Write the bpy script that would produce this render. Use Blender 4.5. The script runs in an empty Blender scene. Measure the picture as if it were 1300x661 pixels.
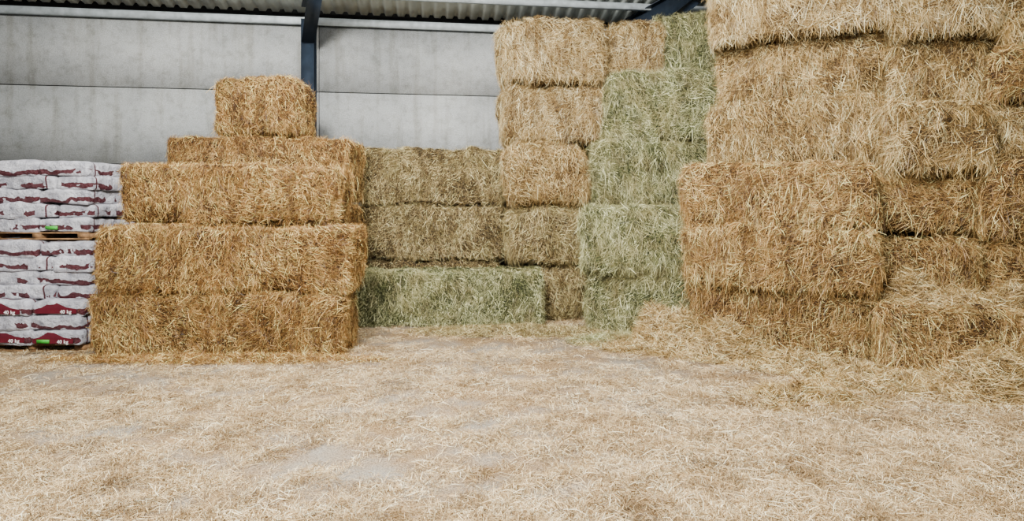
import bpy, math
import numpy as np
from mathutils import Vector, Matrix
rng = np.random.default_rng(7)
scene = bpy.context.scene
COL = scene.collection

def lin(c):
    return tuple(((v/255)/12.92 if v/255 <= 0.04045 else ((v/255+0.055)/1.055)**2.4) for v in c) + (1.0,)

# ------------------------------------------------------------------ materials
def newmat(name):
    m = bpy.data.materials.new(name); m.use_nodes = True
    nt = m.node_tree; b = nt.nodes['Principled BSDF']
    b.inputs['Specular IOR Level'].default_value = 0.2
    b.inputs['Roughness'].default_value = 0.8
    return m, nt, b
def ramp(nt, stops):
    r = nt.nodes.new('ShaderNodeValToRGB'); e = r.color_ramp.elements
    while len(e) < len(stops): e.new(0.5)
    for i, (p, c) in enumerate(stops):
        e[i].position = p; e[i].color = lin(c)
    return r
def noise(nt, scale, detail=4, vec=None, rough=0.55):
    n = nt.nodes.new('ShaderNodeTexNoise'); n.inputs['Scale'].default_value = scale
    n.inputs['Detail'].default_value = detail; n.inputs['Roughness'].default_value = rough
    if vec is not None: nt.links.new(vec, n.inputs['Vector'])
    return n
def mixrgb(nt, a, b, fac, mode='MIX'):
    m = nt.nodes.new('ShaderNodeMix'); m.data_type = 'RGBA'; m.blend_type = mode
    for v, s in ((a, m.inputs[6]), (b, m.inputs[7]), (fac, m.inputs[0])):
        if isinstance(v, bpy.types.NodeSocket): nt.links.new(v, s)
        else: s.default_value = v
    return m.outputs[2]
def bump(nt, b, h, strength, dist=0.02):
    n = nt.nodes.new('ShaderNodeBump'); n.inputs['Strength'].default_value = strength
    n.inputs['Distance'].default_value = dist
    nt.links.new(h, n.inputs['Height']); nt.links.new(n.outputs[0], b.inputs['Normal'])

def straw_mats(name, dark, mid, light, alt, altf=0.5, vscale=(4.5, 4.5, 1.6), vlow=(176, 164, 150)):
    m, nt, b = newmat(name + '_strand')
    g = nt.nodes.new('ShaderNodeNewGeometry')
    r = ramp(nt, [(0.10, dark), (0.5, mid), (0.84, light), (1.0, tuple(min(255, int(v*1.2+16)) for v in light))])  # contrast of lit and shaded stalks is put into these strand colours
    nt.links.new(g.outputs['Random Per Island'], r.inputs[0])
    n = noise(nt, 3.2, 5, g.outputs['Position'])
    r2 = ramp(nt, [(0.42, (0, 0, 0)), (0.64, (255, 255, 255))]); nt.links.new(n.outputs[0], r2.inputs[0])
    mul = nt.nodes.new('ShaderNodeMath'); mul.operation = 'MULTIPLY'; mul.inputs[1].default_value = altf
    nt.links.new(r2.outputs[0], mul.inputs[0])
    c = mixrgb(nt, r.outputs[0], lin(alt), mul.outputs[0])
    mp = nt.nodes.new('ShaderNodeMapping'); mp.inputs['Scale'].default_value = vscale
    nt.links.new(g.outputs['Position'], mp.inputs[0])
    nw = noise(nt, 1.6, 6, mp.outputs[0], 0.7)
    rw = ramp(nt, [(0.36, vlow), (0.56, (255, 255, 255))]); nt.links.new(nw.outputs[0], rw.inputs[0])
    c = mixrgb(nt, c, rw.outputs[0], 1.0, 'MULTIPLY')
    nt.links.new(c, b.inputs['Base Color'])
    b.inputs['Roughness'].default_value = 0.45; b.inputs['Specular IOR Level'].default_value = 0.35
    m2, nt, b = newmat(name + '_core')
    tc = nt.nodes.new('ShaderNodeTexCoord')
    mp = nt.nodes.new('ShaderNodeMapping'); mp.inputs['Scale'].default_value = (90, 90, 22)
    nt.links.new(tc.outputs['Object'], mp.inputs[0])
    n1 = noise(nt, 1.0, 5, mp.outputs[0], 0.7)
    mp2 = nt.nodes.new('ShaderNodeMapping'); mp2.inputs['Scale'].default_value = (25, 25, 100)
    mp2.inputs['Rotation'].default_value = (0.5, 0.4, 0.3)
    nt.links.new(tc.outputs['Object'], mp2.inputs[0])
    n2 = noise(nt, 1.0, 5, mp2.outputs[0], 0.7)
    s = nt.nodes.new('ShaderNodeMath'); s.operation = 'MULTIPLY'
    nt.links.new(n1.outputs[0], s.inputs[0]); nt.links.new(n2.outputs[0], s.inputs[1])
    dk = tuple(int(v*0.4) for v in dark)  # painted shade for the gaps between stalks
    r = ramp(nt, [(0.15, dk), (0.26, dark), (0.42, mid), (0.66, light)])
    nt.links.new(s.outputs[0], r.inputs[0]); nt.links.new(r.outputs[0], b.inputs['Base Color'])
    bump(nt, b, s.outputs[0], 0.9, 0.03)
    return [m2, m]

GOLD  = straw_mats('golden_straw', (54, 34, 12), (156, 112, 56), (230, 194, 124), (150, 106, 52))
GOLD2 = straw_mats('golden_tan_straw', (58, 38, 16), (160, 121, 66), (232, 200, 136), (162, 122, 66))
OLIVE = straw_mats('olive_hay', (52, 40, 20), (146, 124, 78), (220, 198, 144), (132, 120, 72))
GREEN = straw_mats('green_hay', (42, 46, 22), (126, 128, 80), (204, 204, 154), (170, 158, 106))
TAN   = straw_mats('tan_straw', (62, 44, 20), (170, 136, 80), (238, 212, 154), (164, 134, 78))
PALE  = straw_mats('pale_straw', (72, 52, 26), (176, 146, 92), (240, 220, 166), (168, 140, 86))
FLOORS = straw_mats('floor_straw', (76, 56, 34), (184, 152, 106), (244, 220, 172), (204, 174, 126), 0.4, (1.5, 1.5, 1), (186, 176, 164))

# ------------------------------------------------------------------ mesh helpers
def mesh_from(name, V, Q, mats, matidx=None, smooth=None):
    me = bpy.data.meshes.new(name)
    V = np.asarray(V, dtype=np.float32); Q = np.asarray(Q, dtype=np.int32)
    me.vertices.add(len(V)); me.vertices.foreach_set('co', V.ravel())
    me.loops.add(Q.size); me.loops.foreach_set('vertex_index', Q.ravel())
    me.polygons.add(len(Q)); me.polygons.foreach_set('loop_start', np.arange(len(Q), dtype=np.int32)*4)
    for m in mats: me.materials.append(m)
    if matidx is not None: me.polygons.foreach_set('material_index', np.asarray(matidx, dtype=np.int32))
    if smooth is not None: me.polygons.foreach_set('use_smooth', np.asarray(smooth, dtype=bool))
    me.update(calc_edges=True)
    return me
def obj_of(name, me, parent=None, **props):
    o = bpy.data.objects.new(name, me); COL.objects.link(o)
    if parent is not None: o.parent = parent
    for k, v in props.items(): o[k] = v
    return o

def boxes_mesh(name, boxes, mats, bevel=0.0):
    V = []; Q = []
    for (x0, x1, y0, y1, z0, z1) in boxes:
        i = len(V)
        V += [(x0,y0,z0),(x1,y0,z0),(x1,y1,z0),(x0,y1,z0),(x0,y0,z1),(x1,y0,z1),(x1,y1,z1),(x0,y1,z1)]
        Q += [(i,i+3,i+2,i+1),(i+4,i+5,i+6,i+7),(i,i+1,i+5,i+4),(i+1,i+2,i+6,i+5),(i+2,i+3,i+7,i+6),(i+3,i,i+4,i+7)]
    return mesh_from(name, V, Q, mats)

class Waves:
    def __init__(s, n, fmin, fmax, r):
        f = fmin*(fmax/fmin)**r.random(n)
        d = r.normal(size=(n, 3)); d /= np.linalg.norm(d, axis=1)[:, None]
        s.k = d*f[:, None]; s.p = r.random(n)*6.28; s.a = (fmin/f)**0.8
        s.a /= np.sqrt((s.a**2).sum()/2)
    def __call__(s, P): return (np.sin(P@s.k.T + s.p)*s.a).sum(1)

def box_grid(L, W, H, step):
    V = []; Q = []; off = 0
    h = np.array([L/2, W/2, H/2])
    for ax in range(3):
        a, b = [(1, 2), (2, 0), (0, 1)][ax]
        na = max(3, int(round(2*h[a]/step))); nb = max(3, int(round(2*h[b]/step)))
        for sgn in (-1, 1):
            A, B = np.meshgrid(np.linspace(-h[a], h[a], na+1), np.linspace(-h[b], h[b], nb+1), indexing='ij')
            P = np.zeros((A.size, 3)); P[:, a] = A.ravel(); P[:, b] = B.ravel(); P[:, ax] = sgn*h[ax]
            idx = np.arange(A.size).reshape(A.shape) + off
            q = np.stack([idx[:-1, :-1], idx[1:, :-1], idx[1:, 1:], idx[:-1, 1:]], -1).reshape(-1, 4)
            if sgn < 0: q = q[:, ::-1]
            V.append(P); Q.append(q); off += A.size
    return np.concatenate(V), np.concatenate(Q)

def strand_geo(P, N, T, L, W, l1, l2, curl, twist):
    B = np.cross(N, T)
    Wv = B*np.cos(twist)[:, None] + N*np.sin(twist)[:, None]
    p0 = P - N*0.004
    p1 = P + T*(L*0.5)[:, None] + N*l1[:, None] + B*(curl*L*0.25)[:, None]
    p2 = P + T*L[:, None] + N*l2[:, None] + B*(curl*L)[:, None]*0.2
    w = W[:, None]*0.5
    V = np.stack([p0-Wv*w, p0+Wv*w, p1-Wv*w, p1+Wv*w, p2-Wv*w*0.6, p2+Wv*w*0.6], 1)
    n = len(P); base = (np.arange(n)*6)[:, None]
    Q = np.concatenate([base+np.array([0, 1, 3, 2]), base+np.array([2, 3, 5, 4])], 1).reshape(-1, 4)
    return V.reshape(-1, 3), Q

BW = Waves
def make_bale(name, fl, length, depth, z0, height, yaw, mats, label, group, r=0.065, dens=13500,
              floor=False, taper=0.0, lump=1.8, shag=1.0, tilt=0.0, gap=0.012, drape=0.02, lean=0.0, sag=0.012):
    """fl = world (x,y) of the front-left base corner, yaw in degrees, local x along the length, local y into the stack"""
    global rng
    height = height - gap
    h = np.array([length/2, depth/2, height/2])
    w1 = BW(10, 2.0, 7, rng); w2 = BW(20, 9, 55, rng); w3 = BW(8, 2, 8, rng); w4 = BW(12, 8, 40, rng)
    ph = rng.random()*6; jit = rng.random(64)-0.5
    def shape(P):
        q = np.clip(P, -(h-r), h-r); d = P-q
        nn = np.linalg.norm(d, axis=1)[:, None]; n = d/np.maximum(nn, 1e-9)
        p = q + r*n
        u = (P[:, 0] + 0.025*np.sin(P[:, 2]*7+ph))/0.155 + ph
        fl_ = np.abs(np.sin(u*math.pi))**0.4
        step = jit[(np.floor(u).astype(int)) % 64]*(fl_)
        side = (np.abs(n[:, 2]) < 0.7); lng = (np.abs(n[:, 0]) < 0.7)
        dsp = 0.012*lump*w1(P)*np.where(side, 1, 0.4) + 0.009*lump*w2(P) - 0.028*(1-fl_)*lng + 0.024*step*lng - 0.014
        dsp += np.where(side, 0.022*(1-(P[:, 2]/h[2])**2), 0)
        p = p + n*dsp[:, None]
        k = 1 - taper*(p[:, 2]/h[2]*0.5+0.5)
        p[:, 0] *= k
        p[:, 0] += lean*(p[:, 2]/h[2])
        p[:, 2] += (0.006*lump*np.sin(P[:, 0]*2.3+ph) - sag*np.abs(P[:, 0]/h[0])**3)*(P[:, 2] > 0)
        p[:, 2] = np.maximum(p[:, 2], -h[2]+0.002)
        return p, n
    V0, Q0 = box_grid(length, depth, height, 0.03)
    Vb, _ = shape(V0)
    areas = np.array([length*height, depth*height, depth*height, length*depth*0.6])
    cnt = (areas*dens*np.array([1, .8, .8, .6])).astype(int)
    Ps = []
    def ru(n, a): return (rng.random(n)*2-1)*a
    Ps.append(np.stack([ru(cnt[0], h[0]), -h[1]*np.ones(cnt[0]), ru(cnt[0], h[2])], 1))
    Ps.append(np.stack([-h[0]*np.ones(cnt[1]), ru(cnt[1], h[1]), ru(cnt[1], h[2])], 1))
    Ps.append(np.stack([h[0]*np.ones(cnt[2]), ru(cnt[2], h[1]), ru(cnt[2], h[2])], 1))
    Ps.append(np.stack([ru(cnt[3], h[0]), -h[1]+(h[1]*2)*rng.random(cnt[3])**1.3, h[2]*np.ones(cnt[3])], 1))
    P0 = np.concatenate(Ps)
    keep = (w4(P0)*0.7 + rng.normal(size=len(P0))) > -0.8
    P0 = P0[keep]
    P, N = shape(P0)
    n = len(P)
    ref = np.tile(np.array([0, 0, -1.0]), (n, 1))
    top = np.abs(N[:, 2]) > 0.8
    ref[top] = np.array([0, -1.0, 0])
    e1 = ref - N*(ref*N).sum(1)[:, None]; e1 /= np.maximum(np.linalg.norm(e1, axis=1)[:, None], 1e-6)
    e2 = np.cross(N, e1)
    th = rng.normal(size=n)*0.7 + 0.8*w3(P0) + np.where(rng.random(n) < 0.3, math.pi, 0)
    L = (0.025 + 0.110*rng.random(n)**2)*shag
    Wd = 0.0012 + 0.0032*rng.random(n)**2.2
    l1 = 0.002 + 0.016*rng.random(n)**1.8*shag
    l2 = -0.006 + 0.045*rng.random(n)**4*shag
    if drape > 0:
        dr = rng.random(n) < drape
        th = np.where(dr, rng.normal(size=n)*0.35, th)
        L = np.where(dr, 0.10+0.15*rng.random(n), L)
        l1 = np.where(dr, 0.008+0.025*rng.random(n), l1); l2 = np.where(dr, 0.0+0.04*rng.random(n), l2)
    T = e1*np.cos(th)[:, None] + e2*np.sin(th)[:, None]
    Vs, Qs = strand_geo(P, N, T, L, Wd, l1, l2, rng.normal(size=n)*0.18, rng.normal(size=n)*0.9)
    Vs[:, 2] = np.clip(Vs[:, 2], -h[2] - (0.0 if floor else 0.015+0.5*drape), h[2]+0.03)
    V = np.concatenate([Vb, Vs]); V[:, 2] += h[2]
    Q = np.concatenate([Q0, Qs+len(Vb)])
    mi = np.concatenate([np.zeros(len(Q0)), np.ones(len(Qs))])
    me = mesh_from(name, V, Q, mats, mi, mi == 0)
    y = math.radians(yaw)
    cx = fl[0] + math.cos(y)*length/2 - math.sin(y)*depth/2
    cy = fl[1] + math.sin(y)*length/2 + math.cos(y)*depth/2
    o = obj_of(name, me, label=label, category='bale', group=group)
    o.location = (cx, cy, z0); o.rotation_euler = (0, math.radians(tilt), y)
    return o

# ------------------------------------------------------------------ bales
G1 = 'golden straw bales in the stepped stack'
def gold(fl, L, D, z, H, yaw=0, lab='golden straw bale in the stepped stack', **k):
    return make_bale('straw_bale', fl, L, D, z, H, yaw, GOLD, lab, G1, **k)
gold((-4.54, 6.37), 2.70, 0.64, 0.0, 0.70, 0, 'long golden straw bale resting on the littered floor', floor=True, dens=21000)
gold((-4.48, 6.35), 2.71, 0.64, 0.70, 0.73, 0, 'long golden straw bale lying on the bottom bale', dens=21000)
gold((-4.32, 6.54), 2.40, 0.55, 1.43, 0.68, 0, 'golden straw bale set back on the second tier', dens=21000)
gold((-4.46, 7.55), 2.26, 0.95, 0.0, 0.84, 0, 'golden straw bale on the floor behind the stack', floor=True, dens=5000)
gold((-4.46, 7.55), 2.32, 0.95, 0.84, 0.85, 0, 'golden straw bale in the rear row', dens=7000)
gold((-4.47, 7.72), 2.32, 0.85, 1.69, 0.87, 0, 'golden straw bale carrying the top bale')
gold((-4.05, 7.85), 1.25, 0.60, 2.56, 0.83, 0, 'short golden straw bale crowning the stepped stack', r=0.13, taper=0.13, dens=16000)

G2 = 'olive hay bales along the concrete wall'
def olive(fl, L, D, z, H, yaw=0, lab='tan hay bale stacked by the concrete wall', m=OLIVE, **k):
    return make_bale('hay_bale', fl, L, D, z, H, yaw, m, lab, G2, **k)
olive((-2.29, 8.90), 2.12, 0.70, 0.0, 0.84, 1, floor=True, dens=3500)
olive((-2.29, 8.90), 2.14, 0.72, 0.84, 0.82, 1)
olive((-2.27, 8.86), 2.13, 0.74, 1.66, 0.88, 1)
lab = 'rounded tan hay bale in a sagging narrow column'
olive((0.12, 8.42), 0.92, 1.1, 0.0, 0.79, -4, lab, floor=True, r=0.24, lump=2.4, m=OLIVE, shag=1.2)
olive((-0.07, 8.36), 1.12, 1.1, 0.79, 0.86, -1, lab, r=0.18, lump=2.4, shag=1.2, drape=0.05, taper=-0.04, m=OLIVE)
olive((-0.09, 8.32), 1.14, 1.1, 1.65, 0.92, -3, lab, r=0.20, lump=2.6, shag=1.2, drape=0.06, lean=-0.03, sag=0.05, m=TAN)
lab = 'pale straw bale high on the hay column by the wall'
olive((-0.13, 8.40), 1.46, 1.15, 2.54, 0.86, 0, lab, m=PALE, r=0.13, lump=2.6, drape=0.07)
olive((-0.18, 8.34), 1.50, 1.20, 3.39, 0.93, 0, lab, m=PALE, r=0.15, shag=1.35, lump=2.8, drape=0.10, sag=0.05)
olive((1.33, 8.56), 0.84, 0.9, 3.50, 0.80, -14, 'pale straw bale tucked under the roof beam', m=PALE, r=0.11, lump=2.4, shag=1.3)
make_bale('green_hay_bale', (-2.13, 7.96), 2.54, 0.76, 0.0, 0.77, 0, GREEN, 'green hay bale lying alone on the floor before the stack',
          'green hay bales', floor=True, dens=18000)
G3 = 'green hay bales'
def green(fl, L, D, z, H, yaw, lab='green hay bale stacked in a leaning column', **k):
    k.setdefault('drape', 0.08); k.setdefault('gap', 0.004); k.setdefault('r', 0.09)
    return make_bale('green_hay_bale', fl, L, D, z, H, yaw, GREEN, lab, G3, **k)
green((0.97, 7.72), 1.26, 1.45, 0.0, 0.78, -16, floor=True, lump=2.4, shag=1.25)
green((0.90, 7.66), 1.34, 1.45, 0.78, 0.88, -16, shag=1.3, lump=2.4)
green((1.12, 8.18), 1.70, 1.2, 1.65, 0.90, -7, shag=1.3, lump=2.4)
green((1.32, 8.20), 1.52, 1.2, 2.54, 0.98, -8, shag=1.3, lump=2.6, lean=0.03)
green((2.06, 8.56), 1.1, 0.9, 3.51, 0.92, -8, 'green hay bale on top under the roof')

G4 = 'tan straw bales in the tall stack'
def tan(fl, L, D, z, H, yaw, lab='tan straw bale in the tall stack', m=TAN, **k):
    k.setdefault('lump', 2.5); k.setdefault('r', 0.085); k.setdefault('gap', 0.008); k.setdefault('drape', 0.09); k.setdefault('sag', 0.022)
    return make_bale('straw_bale', fl, L, D, z, H, yaw, m, lab, G4, **k)
Y = -27.7
tan((2.10, 7.00), 1.82, 1.0, 0.0, 0.70, Y, 'tan straw bale at the base of the tall stack', floor=True, dens=17000, m=GOLD2)
tan((1.97, 6.92), 2.00, 1.05, 0.70, 0.73, Y, dens=18000, shag=1.2, m=GOLD2)
tan((2.02, 6.98), 1.93, 1.05, 1.41, 0.73, Y, 'golden tan straw bale projecting from the tall stack', dens=18000, m=GOLD2)
lab = 'tan straw bale high in the tall stack'
tan((2.48, 7.36), 1.84, 1.15, 2.12, 0.78, Y, lab, shag=1.25)
tan((2.60, 7.44), 1.74, 1.15, 2.88, 0.76, Y, lab, shag=1.25)
tan((2.42, 7.18), 1.92, 1.15, 3.61, 0.84, Y, lab, m=PALE, shag=1.4, drape=0.14)
tan((3.66, 5.83), 2.2, 0.95, 0.0, 0.65, -19, 'low tan straw bale with loose straw on top', floor=True, dens=19000, m=GOLD2, lump=1.9, sag=0.0)
lab = 'straw bale end in the tall stack'
tan((3.92, 6.42), 1.02, 0.9, 0.66, 0.67, -17.7, lab, shag=1.2, m=GOLD2, r=0.11)
tan((3.88, 6.46), 1.06, 0.9, 1.32, 0.67, -17.7, lab, shag=1.2, m=GOLD2, r=0.11)
tan((3.98, 6.28), 1.02, 1.1, 1.96, 0.81, -20, lab, shag=1.35, r=0.16, lump=2.9, drape=0.15)
tan((4.20, 6.56), 0.92, 1.1, 2.75, 0.75, -20, lab, shag=1.3, r=0.12)
tan((4.14, 6.38), 0.96, 1.1, 3.47, 0.80, -20, lab, m=PALE, shag=1.4, r=0.13, drape=0.14)
lab = 'tan straw bale at the end of the tall stack'
for i, (z, H) in enumerate(((0.66, 0.67), (1.32, 0.77), (2.08, 0.64), (2.71, 0.62), (3.32, 0.7))):
    tan((5.00+(-0.02, -0.03, 0.08, 0.0, 0.05)[i], 6.06+(0.02, -0.06, 0.04, -0.04, 0)[i]), 1.25, 0.9, z, H, -12, lab, m=(GOLD2 if i in (0, 1, 3) else TAN), shag=1.2, r=0.1)

# ------------------------------------------------------------------ loose heaps and litter
def heap(name, c, rx, ry, H, mats, label, n, yaw=0, base=0.0, seed=1, p=1.3):
    n = int(n*2.8)
    r = np.random.default_rng(seed)
    wv = Waves(18, 3, 30, r)
    def hz(x, y):
        rr = (x/rx)**2+(y/ry)**2
        P = np.stack([x, y, np.zeros_like(x)], -1).reshape(-1, 3)
        nz = wv(P).reshape(x.shape)
        return np.maximum(0, np.maximum(0, 1-rr)**p*H*(1+0.5*nz)) + 0.003
    nx = 60
    X, Yg = np.meshgrid(np.linspace(-rx, rx, nx), np.linspace(-ry, ry, nx), indexing='ij')
    u = X/rx; v = Yg/ry
    X = rx*u*np.sqrt(1-v*v/2); Yg = ry*v*np.sqrt(1-u*u/2)
    V0 = np.stack([X, Yg, hz(X, Yg)], -1).reshape(-1, 3)
    idx = np.arange(nx*nx).reshape(nx, nx)
    Q0 = np.stack([idx[:-1, :-1], idx[1:, :-1], idx[1:, 1:], idx[:-1, 1:]], -1).reshape(-1, 4)
    a = r.random(n)*6.283; q = np.sqrt(r.random(n))*1.2
    x = rx*q*np.cos(a); y = ry*q*np.sin(a)
    e = 0.01
    z = hz(x, y); dx = (hz(x+e, y)-z)/e; dy = (hz(x, y+e)-z)/e
    N = np.stack([-dx, -dy, np.ones(n)], 1); N /= np.linalg.norm(N, axis=1)[:, None]
    t = r.random(n)*6.283
    T = np.stack([np.cos(t), np.sin(t), np.zeros(n)], 1); T -= N*(T*N).sum(1)[:, None]
    T /= np.linalg.norm(T, axis=1)[:, None]
    Vs, Qs = strand_geo(np.stack([x, y, z], 1), N, T, 0.04+0.16*r.random(n)**1.6, 0.0015+0.0034*r.random(n)**1.8,
                        0.004+0.045*r.random(n)**2, 0.06*r.random(n)**2, r.normal(size=n)*0.3, r.normal(size=n)*0.8)
    Vs[:, 2] = np.maximum(Vs[:, 2], 0.002)
    me = mesh_from(name, np.concatenate([V0, Vs]), np.concatenate([Q0, Qs+len(V0)]), mats,
                   np.concatenate([np.zeros(len(Q0)), np.ones(len(Qs))]))
    o = obj_of(name, me, label=label, category='straw', kind='stuff')
    o.location = (c[0], c[1], base); o.rotation_euler = (0, 0, math.radians(yaw))
heap('straw_heap', (2.22, 6.54), 0.80, 0.38, 0.28, TAN, 'heap of loose straw against the tall stack', 7500, -28, seed=1)
heap('straw_heap', (1.86, 6.96), 0.46, 0.38, 0.42, TAN, 'small heap of straw spilling from the tall stack', 5000, 0, seed=2)
heap('straw_heap', (1.55, 6.85), 0.65, 0.32, 0.12, TAN, 'thin spill of straw on the floor', 4500, -20, seed=22)
heap('straw_heap', (3.00, 5.84), 0.85, 0.28, 0.13, TAN, 'low heap of loose straw along the tall stack', 4500, -28, seed=12)
heap('straw_heap', (4.05, 5.02), 0.95, 0.32, 0.26, TAN, 'long heap of loose straw before the low bale', 9000, -18, seed=3)
heap('straw_heap', (3.30, 5.25), 0.50, 0.32, 0.21, TAN, 'rounded heap of loose straw on the floor', 4000, 0, seed=13)
heap('straw_heap', (2.45, 4.92), 0.45, 0.26, 0.15, TAN, 'low tuft of loose straw on the floor', 3000, 0, seed=4)
heap('hay_heap', (1.25, 7.10), 0.46, 0.26, 0.12, GREEN, 'small greenish hay heap at the foot of the green bales', 2500, 0, seed=5)
heap('straw_heap', (4.60, 5.98), 0.85, 0.36, 0.38, TAN, 'loose straw lying on top of the low bale', 7500, -20, base=0.60, seed=6)
heap('straw_heap', (0.1, 7.66), 1.2, 0.28, 0.05, OLIVE, 'thin drift of hay along the green bale', 4000, 0, seed=8)
heap('straw_heap', (-3.1, 6.24), 1.5, 0.13, 0.04, GOLD, 'thin drift of straw along the golden stack', 4500, 0, seed=9)

# floor litter
r = np.random.default_rng(5)
n = 950000
fy = 2.6 + 6.0*r.random(n)**1.3
fx = np.clip((r.random(n)*2-1)*(fy*0.93+0.6), -8.5, 6.3)
wv = Waves(14, 1.2, 8, r); wv2 = Waves(18, 10, 60, r)
P = np.stack([fx, fy, np.zeros(n)], 1)
mask = 0.62*wv(P) + 0.75*wv2(P) + r.normal(size=n)*0.6
bare = np.zeros(n)
for (bx, by, br) in ((2.95, 4.66, 0.36), (0.45, 5.1, 0.4), (-5.0, 5.6, 0.4), (0.9, 6.2, 0.4), (3.4, 4.2, 0.25), (-2.4, 4.6, 0.25)):
    bare += np.exp(-(((fx-bx)/(br*1.6))**2+((fy-by)/(br*0.6))**2))*1.5
keep = (mask - bare) > -0.75
P = P[keep]; n = len(P)
N = np.tile(np.array([0, 0, 1.0]), (n, 1)); t = r.random(n)*6.283
T = np.stack([np.cos(t), np.sin(t), np.zeros(n)], 1)
P[:, 2] = 0.006 + 0.032*r.random(n)*np.clip(mask[keep], 0, 1.8)
Vs, Qs = strand_geo(P, N, T, 0.012+0.13*r.random(n)**3.2, 0.0010+0.0030*r.random(n)**2.4, 0.002+0.022*r.random(n)**2, 0.030*r.random(n)**2-0.004,
                    r.normal(size=n)*0.2, r.normal(size=n)*0.9)
Vs[:, 2] = np.maximum(Vs[:, 2], 0.003)
obj_of('straw_litter', mesh_from('straw_litter', Vs, Qs, [FLOORS[1]]), label='pale straw litter scattered over the concrete floor',
       category='straw', kind='stuff')

# ------------------------------------------------------------------ room
m, nt, b = newmat('floor_concrete')
g = nt.nodes.new('ShaderNodeNewGeometry')
n1 = noise(nt, 1.3, 6, g.outputs['Position'], 0.65); n2 = noise(nt, 80, 6, g.outputs['Position'], 0.8)
rA = ramp(nt, [(0.38, (64, 48, 32)), (0.50, (136, 110, 78)), (0.66, (210, 180, 136))]); nt.links.new(n2.outputs[0], rA.inputs[0])
rB = ramp(nt, [(0.38, (0, 0, 0)), (0.58, (255, 255, 255))]); nt.links.new(n1.outputs[0], rB.inputs[0])
rC = ramp(nt, [(0.38, (108, 102, 92)), (0.62, (176, 168, 154))]); nt.links.new(n2.outputs[0], rC.inputs[0])
nt.links.new(mixrgb(nt, rC.outputs[0], rA.outputs[0], rB.outputs[0]), b.inputs['Base Color'])
bump(nt, b, n2.outputs[0], 0.8, 0.02)
MF = m
m, nt, b = newmat('wall_concrete')
tc = nt.nodes.new('ShaderNodeTexCoord')
n1 = noise(nt, 0.6, 7, tc.outputs['Object'], 0.7); n2 = noise(nt, 60, 3, tc.outputs['Object'], 0.8)
n3 = noise(nt, 6, 7, tc.outputs['Object'], 0.75)
mp = nt.nodes.new('ShaderNodeMapping'); mp.inputs['Scale'].default_value = (5, 1, 0.5); nt.links.new(tc.outputs['Object'], mp.inputs[0])
n4 = noise(nt, 1.2, 5, mp.outputs[0], 0.6)
rA = ramp(nt, [(0.34, (144, 147, 147)), (0.64, (174, 176, 174))]); nt.links.new(n1.outputs[0], rA.inputs[0])
rB = ramp(nt, [(0.35, (210, 210, 209)), (0.65, (255, 255, 255))]); nt.links.new(n2.outputs[0], rB.inputs[0])
rC = ramp(nt, [(0.32, (216, 215, 210)), (0.52, (255, 255, 255))]); nt.links.new(n3.outputs[0], rC.inputs[0])
rD = ramp(nt, [(0.34, (232, 230, 225)), (0.50, (255, 255, 255))]); nt.links.new(n4.outputs[0], rD.inputs[0])
c = mixrgb(nt, rA.outputs[0], rB.outputs[0], 1.0, 'MULTIPLY'); c = mixrgb(nt, c, rC.outputs[0], 1.0, 'MULTIPLY')
c = mixrgb(nt, c, rD.outputs[0], 1.0, 'MULTIPLY')
nt.links.new(c, b.inputs['Base Color']); bump(nt, b, n2.outputs[0], 0.25, 0.01)
MW = m
def plain(name, c, rough=0.6, metal=0.0, nscale=8, var=0.12):
    m, nt, b = newmat(name)
    tc = nt.nodes.new('ShaderNodeTexCoord'); n = noise(nt, nscale, 4, tc.outputs['Object'])
    r = ramp(nt, [(0.3, tuple(int(v*(1-var)) for v in c)), (0.7, tuple(min(255, int(v*(1+var))) for v in c))])
    nt.links.new(n.outputs[0], r.inputs[0]); nt.links.new(r.outputs[0], b.inputs['Base Color'])
    b.inputs['Roughness'].default_value = rough; b.inputs['Metallic'].default_value = metal
    return m
MSTEEL = plain('blue_steel', (30, 38, 48), 0.45); MGALV = plain('galvanised', (166, 174, 176), 0.5, 0.0)
MROOF = plain('roof_sheet', (178, 184, 178), 0.5, 0.0, 2); MJOINT = plain('dark_joint', (30, 30, 30)); MWOOD = plain('pallet_wood', (112, 84, 56), 0.8, 0, 20, 0.25)

me = boxes_mesh('floor', [(-11, 8, -2, 11.5, -0.2, 0.0)], [MF]); obj_of('floor', me, kind='structure')
WY = math.atan(0.128)
wm = boxes_mesh('wall_back', [(xa, xb, 0.0, 0.06, za, zb)
      for (za, zb) in ((0, 1.09), (1.108, 2.29), (2.308, 3.49), (3.508, 4.6)) for (xa, xb) in ((-10.5, -3.17), (-3.155, 7))], [MW])
w = obj_of('wall_back', wm, kind='structure'); w.location = (0, 10, 0); w.rotation_euler = (0, 0, WY)
w = obj_of('sky_block_1', boxes_mesh('sky_block_1', [(-10.5, 7, 0.05, 0.2, 0.0, 4.9)], [MJOINT]), kind='structure'); w.location = (0, 10, 0); w.rotation_euler = (0, 0, WY)  # dark backing added to block sky at the eave; shows in the joints
w = obj_of('wall_right', boxes_mesh('wall_right', [(6.8, 7.0, -1, 10.7, 0, 4.9)], [MW]), kind='structure')
xs = []; zs = []
x = -10.5
while x < 7:
    for dx, z in ((0, 0), (0.10, 0), (0.125, 0.045), (0.175, 0.045)):
        xs.append(x+dx); zs.append(z)
    x += 0.2
V = []
for yy in (0.3, -11):
    for a, z in zip(xs, zs): V.append((a, yy, 4.80 + z - 0.18*yy))
k = len(xs); Q = [(i, i+1, k+i+1, k+i) for i in range(k-1)]
w = obj_of('ceiling', mesh_from('ceiling', V, Q, [MROOF]), kind='structure'); w.location = (0, 10, 0); w.rotation_euler = (0, 0, WY)
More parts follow.
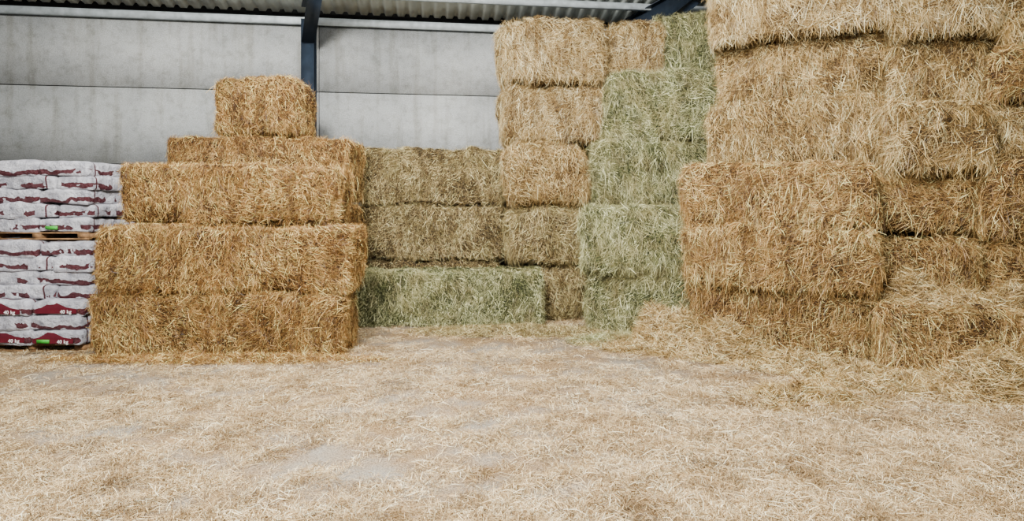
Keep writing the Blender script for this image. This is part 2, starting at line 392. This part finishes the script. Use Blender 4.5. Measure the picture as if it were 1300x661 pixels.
def purlin(off, z, hgt, lab):
    me = boxes_mesh('roof_purlin', [(-10.4, 6.9, -off-0.01, -off, z, z+hgt), (-10.4, 6.9, -off, -off+0.06, z, z+0.012), (-10.4, 6.9, -off, -off+0.06, z+hgt-0.012, z+hgt)], [MGALV])
    o = obj_of('roof_purlin', me, label=lab, category='beam', group='roof purlins'); o.location = (0, 10, 0); o.rotation_euler = (0, 0, WY)
purlin(0.10, 4.56, 0.11, 'galvanised steel purlin along the top of the concrete wall')
purlin(0.75, 4.80, 0.10, 'galvanised steel purlin under the roof sheets')
def ibeam_col(x, y, h, yaw):
    me = boxes_mesh('steel_column', [(-0.1, 0.1, -0.10, -0.088, 0, h), (-0.1, 0.1, 0.088, 0.10, 0, h), (-0.006, 0.006, -0.09, 0.09, 0, h)], [MSTEEL])
    o = obj_of('steel_column', me, label='dark blue steel column against the concrete wall', category='column', group='steel frame columns')
    o.location = (x, y, 0); o.rotation_euler = (0, 0, yaw)
def rafter(x, y, z, yaw, L=8.0, slope=0.175):
    V = []; Q = []
    def prism(prof, xa, xb):
        i = len(V)
        for xx in (xa, xb):
            for (a, c) in prof: V.append((xx, -a, c))
        Q.extend([(i, i+1, i+2, i+3), (i+7, i+6, i+5, i+4)])
        for j in range(4): Q.append((i+j, i+(j+1) % 4+0, i+(j+1) % 4+4, i+j+4))
    def zt(a): return a*slope
    hd = 0.26; hh = 0.55
    prism([(0, -hh), (1.4, zt(1.4)-hd), (1.4, zt(1.4)), (0, 0)], -0.006, 0.006)
    prism([(0, -hh-0.014), (1.4, zt(1.4)-hd-0.014), (1.4, zt(1.4)-hd), (0, -hh)], -0.1, 0.1)
    prism([(1.4, zt(1.4)-hd), (L, zt(L)-hd), (L, zt(L)), (1.4, zt(1.4))], -0.006, 0.006)
    prism([(1.4, zt(1.4)-hd-0.014), (L, zt(L)-hd-0.014), (L, zt(L)-hd), (1.4, zt(1.4)-hd)], -0.1, 0.1)
    prism([(0, -0.014), (L, zt(L)-0.014), (L, zt(L)), (0, 0)], -0.1, 0.1)
    o = obj_of('steel_rafter', mesh_from('steel_rafter', V, Q, [MSTEEL]), label='dark blue haunched steel rafter carrying the roof', category='beam', group='steel frame rafters')
    o.location = (x, y, z); o.rotation_euler = (0, 0, yaw)
ibeam_col(-3.24, 9.42, 4.6, WY)
rafter(-3.21, 9.30, 4.78, 0.42, slope=0.15)
rafter(1.98, 9.95, 4.78, 0.56, slope=0.12)
ibeam_col(1.9, 10.05, 4.6, WY)

# ------------------------------------------------------------------ feed bags on pallets
m, nt, b = newmat('bag_plastic')
b.inputs['Roughness'].default_value = 0.4; b.inputs['Specular IOR Level'].default_value = 0.4
tc = nt.nodes.new('ShaderNodeTexCoord'); sep = nt.nodes.new('ShaderNodeSeparateXYZ'); nt.links.new(tc.outputs['Object'], sep.inputs[0])
def mth(op, a, bb=None, cc=None):
    n = nt.nodes.new('ShaderNodeMath'); n.operation = op
    for i, v in enumerate((a, bb, cc)):
        if v is None: continue
        if isinstance(v, bpy.types.NodeSocket): nt.links.new(v, n.inputs[i])
        else: n.inputs[i].default_value = v
    return n.outputs[0]
ay = mth('ABSOLUTE', sep.outputs[1]); ax = mth('ABSOLUTE', sep.outputs[0]); az = sep.outputs[2]
oi = nt.nodes.new('ShaderNodeObjectInfo')
nv = nt.nodes.new('ShaderNodeVectorMath'); nv.operation = 'ADD'; nt.links.new(tc.outputs['Object'], nv.inputs[0])
cmb = nt.nodes.new('ShaderNodeCombineXYZ'); nt.links.new(mth('MULTIPLY', oi.outputs['Random'], 40.0), cmb.inputs[0]); nt.links.new(cmb.outputs[0], nv.inputs[1])
nz = noise(nt, 3.8, 3, nv.outputs[0])
wob = mth('MULTIPLY', mth('SUBTRACT', nz.outputs[0], 0.5), 0.24)
azw = mth('ADD', az, wob)
b1 = mth('COMPARE', ay, 0.31, 0.010)
patch = mth('GREATER_THAN', nz.outputs[0], 0.49)
patch2 = mth('GREATER_THAN', nz.outputs[0], 0.44)
endf = mth('GREATER_THAN', ay, 0.36)
b2 = mth('MULTIPLY', mth('MULTIPLY', endf, patch2), mth('COMPARE', azw, 0.050, 0.026))
b3 = mth('MULTIPLY', mth('MULTIPLY', mth('GREATER_THAN', ax, 0.17), patch), mth('COMPARE', azw, 0.060, 0.026))
b4 = mth('MULTIPLY', mth('LESS_THAN', ax, 0.12), mth('MULTIPLY', mth('GREATER_THAN', az, 0.12), mth('LESS_THAN', ay, 0.2)))
msk = mth('MAXIMUM', mth('MAXIMUM', b1, b2), mth('MAXIMUM', b3, b4))
n = noise(nt, 9, 4, nv.outputs[0])
rr = ramp(nt, [(0.3, (136, 136, 145)), (0.7, (198, 197, 203))]); nt.links.new(n.outputs[0], rr.inputs[0])
nt.links.new(mixrgb(nt, rr.outputs[0], lin((66, 18, 27)), msk), b.inputs['Base Color'])
n5 = noise(nt, 22, 6, nv.outputs[0], 0.65)
bump(nt, b, n5.outputs[0], 0.9, 0.05)
MBAG = m
MRED = plain('bag_red_print', (78, 20, 31), 0.4); MGRN = plain('green_label', (56, 150, 50), 0.5); MWHITE = plain('white_print', (222, 218, 218), 0.5, 0, 8, 0.03)

def bag_mesh(seed, L=0.84, W=0.59, H=0.185):
    r = np.random.default_rng(seed)
    V, Q = box_grid(W, L, H, 0.02)
    h = np.array([W/2, L/2, H/2]); rad = 0.04
    q = np.clip(V, -(h-rad), h-rad); d = V-q; nn = d/np.maximum(np.linalg.norm(d, axis=1)[:, None], 1e-9)
    p = q+rad*nn
    w1 = Waves(8, 5, 12, r); w2 = Waves(14, 15, 70, r)
    p += nn*(0.009*w1(V)+0.005*w2(V))[:, None]
    f = 1-0.06*(np.abs(V[:, 1])/h[1])**5-0.04*(np.abs(V[:, 0])/h[0])**4
    f = f*(1+0.06*w1(V))
    p[:, 2] = p[:, 2]*f
    p[:, 2] += H/2
    p[:, 2] -= 0.03*np.clip(np.abs(V[:, 0])/h[0]-0.6, 0, 1)+0.035*np.clip(np.abs(V[:, 1])/h[1]-0.7, 0, 1)
    p[:, 2] = np.maximum(p[:, 2], -0.012)
    return mesh_from('feed_bag', p, Q, [MBAG], None, np.ones(len(Q), bool))
BM = [bag_mesh(s) for s in range(6)]
BS = [bag_mesh(s+20, L=0.80, W=0.42) for s in range(3)]

def char_mesh(s, size):
    cu = bpy.data.curves.new('t', 'FONT'); cu.body = s; cu.size = size; cu.align_x = 'CENTER'; cu.extrude = 0.0015
    o = bpy.data.objects.new('t', cu); COL.objects.link(o)
    dg = bpy.context.evaluated_depsgraph_get(); dg.update()
    me = bpy.data.meshes.new_from_object(o.evaluated_get(dg)); bpy.data.objects.remove(o)
    me.materials.clear(); me.materials.append(MWHITE)
    return me
TM = [char_mesh('40', 0.056), char_mesh('kg', 0.056)]
def emblem_mesh():
    V = [(-0.22, 0, -0.050), (0.23, 0, -0.050), (0.23, 0, 0.0), (-0.22, 0, 0.0),
         (-0.15, 0.003, 0.018), (0.12, 0.003, 0.018), (0.0, 0.02, 0.066), (-0.07, 0.02, 0.070)]
    return mesh_from('printed_emblem', V, [(0, 1, 2, 3), (3, 2, 5, 4), (4, 5, 6, 7)], [MRED])
EM = emblem_mesh()

def add_bag(x, y, z, yaw, k, text=False, greenlab=False, small=False, g='feed bags on the lower pallet', lab='white plastic feed bag with dark red bands'):
    o = obj_of('feed_bag', (BS if small else BM)[k % (3 if small else 6)], label=lab, category='bag', group=g)
    o.location = (x, y, z); o.rotation_euler = (0, 0, yaw)
    L = 0.80 if small else 0.84
    if text:
        for tm, dx in ((TM[0], 0.08), (TM[1], 0.152)):
            t = obj_of('printed_text', tm, o, label='white printed weight marking'); t.location = (dx, -L/2-0.024, 0.028); t.rotation_euler = (math.pi/2, 0, 0)
        e = obj_of('printed_emblem', EM, o, label='dark red printed emblem'); e.location = (-0.0, -L/2-0.020, 0.076)
    if greenlab:
        me = boxes_mesh('paper_tag', [(-0.07, 0.07, -0.002, 0.002, 0, 0.04)], [MGRN])
        t = obj_of('paper_tag', me, o, label='green tag'); t.location = (-0.1, -L/2-0.026, 0.03)
    return o

def pallet(x0, y0, z, W=1.14, D=1.0):
    e = obj_of('pallet', None, label='wooden pallet under stacked feed bags', category='pallet', group='pallets under feed bags'); e.location = (x0, y0, z)
    obj_of('deck', boxes_mesh('deck', [(0, W, i*0.18, i*0.18+0.12, 0.07, 0.085) for i in range(6)], [MWOOD]), e)
    for i in range(3):
        a = (W-0.1)*i/2
        obj_of('bearer', boxes_mesh('bearer', [(a, a+0.1, 0.0, D, 0.015, 0.07)], [MWOOD]), e)
    obj_of('bottom_board', boxes_mesh('bottom_board', [(0, W, 0, 0.1, 0, 0.015), (0, W, 0.45, 0.55, 0, 0.015), (0, W, D-0.1, D, 0, 0.015)], [MWOOD]), e)

def bag_pile(x0, y0, z0, layers, dz, g, textlayers=(), tag=(), lab='white plastic feed bag with dark red bands', slump=0):
    for i in range(layers):
        z = z0+i*dz
        j = lambda s=0.025: (rng.random()-0.5)*2*s
        if i % 2 == 0 or i < slump:
            off = -0.10 if i < slump else 0.0
            for c in range(2):
                tx = i in textlayers
                lb = 'white plastic feed bag printed 40 kg in a dark red band' if tx else lab
                add_bag(x0+0.29+c*0.575+j(0.01), y0+0.42+j()+off, z, j(0.03), i*2+c, text=tx, greenlab=(i in tag and c == 1), g=g, lab=lb)
        else:
            add_bag(x0+0.40+j(0.01)-0.03, y0+0.285+j(0.02), z, math.pi/2+j(0.03), i, g=g, lab=lab)
            add_bag(x0+0.40+j(0.01)-0.03, y0+0.86+j(0.01), z, math.pi/2+j(0.03), i+1, g=g, lab=lab)
            add_bag(x0+0.98, y0+0.42+j(0.02), z, j(0.03), i+2, small=True, greenlab=(i in tag), g=g, lab=lab)
X0 = -5.94
pallet(X0, 6.62, 0.0)
bag_pile(X0, 6.66, 0.088, 7, 0.162, 'feed bags on the lower pallet', textlayers=(0, 2), tag=(0,), slump=3)
pallet(X0-0.10, 6.80, 1.245)
bag_pile(X0-0.10, 6.80, 1.333, 5, 0.162, 'feed bags on the upper pallet', tag=(0,))
pallet(-5.72, 8.05, 0.0)
bag_pile(-5.72, 8.05, 0.088, 9, 0.162, 'feed bags on the pallet behind')

# ------------------------------------------------------------------ light, world, camera
w = bpy.data.worlds.new('World'); scene.world = w; w.use_nodes = True
bg = w.node_tree.nodes['Background']; bg.inputs[0].default_value = (0.95, 0.98, 1.0, 1); bg.inputs[1].default_value = 0.42
def area(name, loc, target, sx, sy, power, col):
    l = bpy.data.lights.new(name, 'AREA'); l.shape = 'RECTANGLE'; l.size = sx; l.size_y = sy; l.energy = power; l.color = col
    o = bpy.data.objects.new(name, l); COL.objects.link(o); o.location = loc
    o.rotation_euler = (Vector(target)-Vector(loc)).to_track_quat('-Z', 'Y').to_euler()
    return o
area('daylight_opening', (-1.8, 0.2, 5.8), (1.0, 8, 1.7), 2.0, 1.0, 2150, (1.0, 0.985, 0.95))
area('added_top_fill', (-0.4, 5.2, 5.35), (0.2, 6.6, 0), 7, 0.5, 820, (1.0, 0.985, 0.955))  # added fill lamp, puts highlights on bale tops and floor

cam = bpy.data.cameras.new('camera'); co = bpy.data.objects.new('camera', cam); COL.objects.link(co)
co.location = (0, 0, 1.6); co.rotation_euler = (math.pi/2, 0, 0)
cam.sensor_width = 36; cam.lens = 750/1300*36; cam.shift_y = -(330.5-265)/1300
scene.camera = co
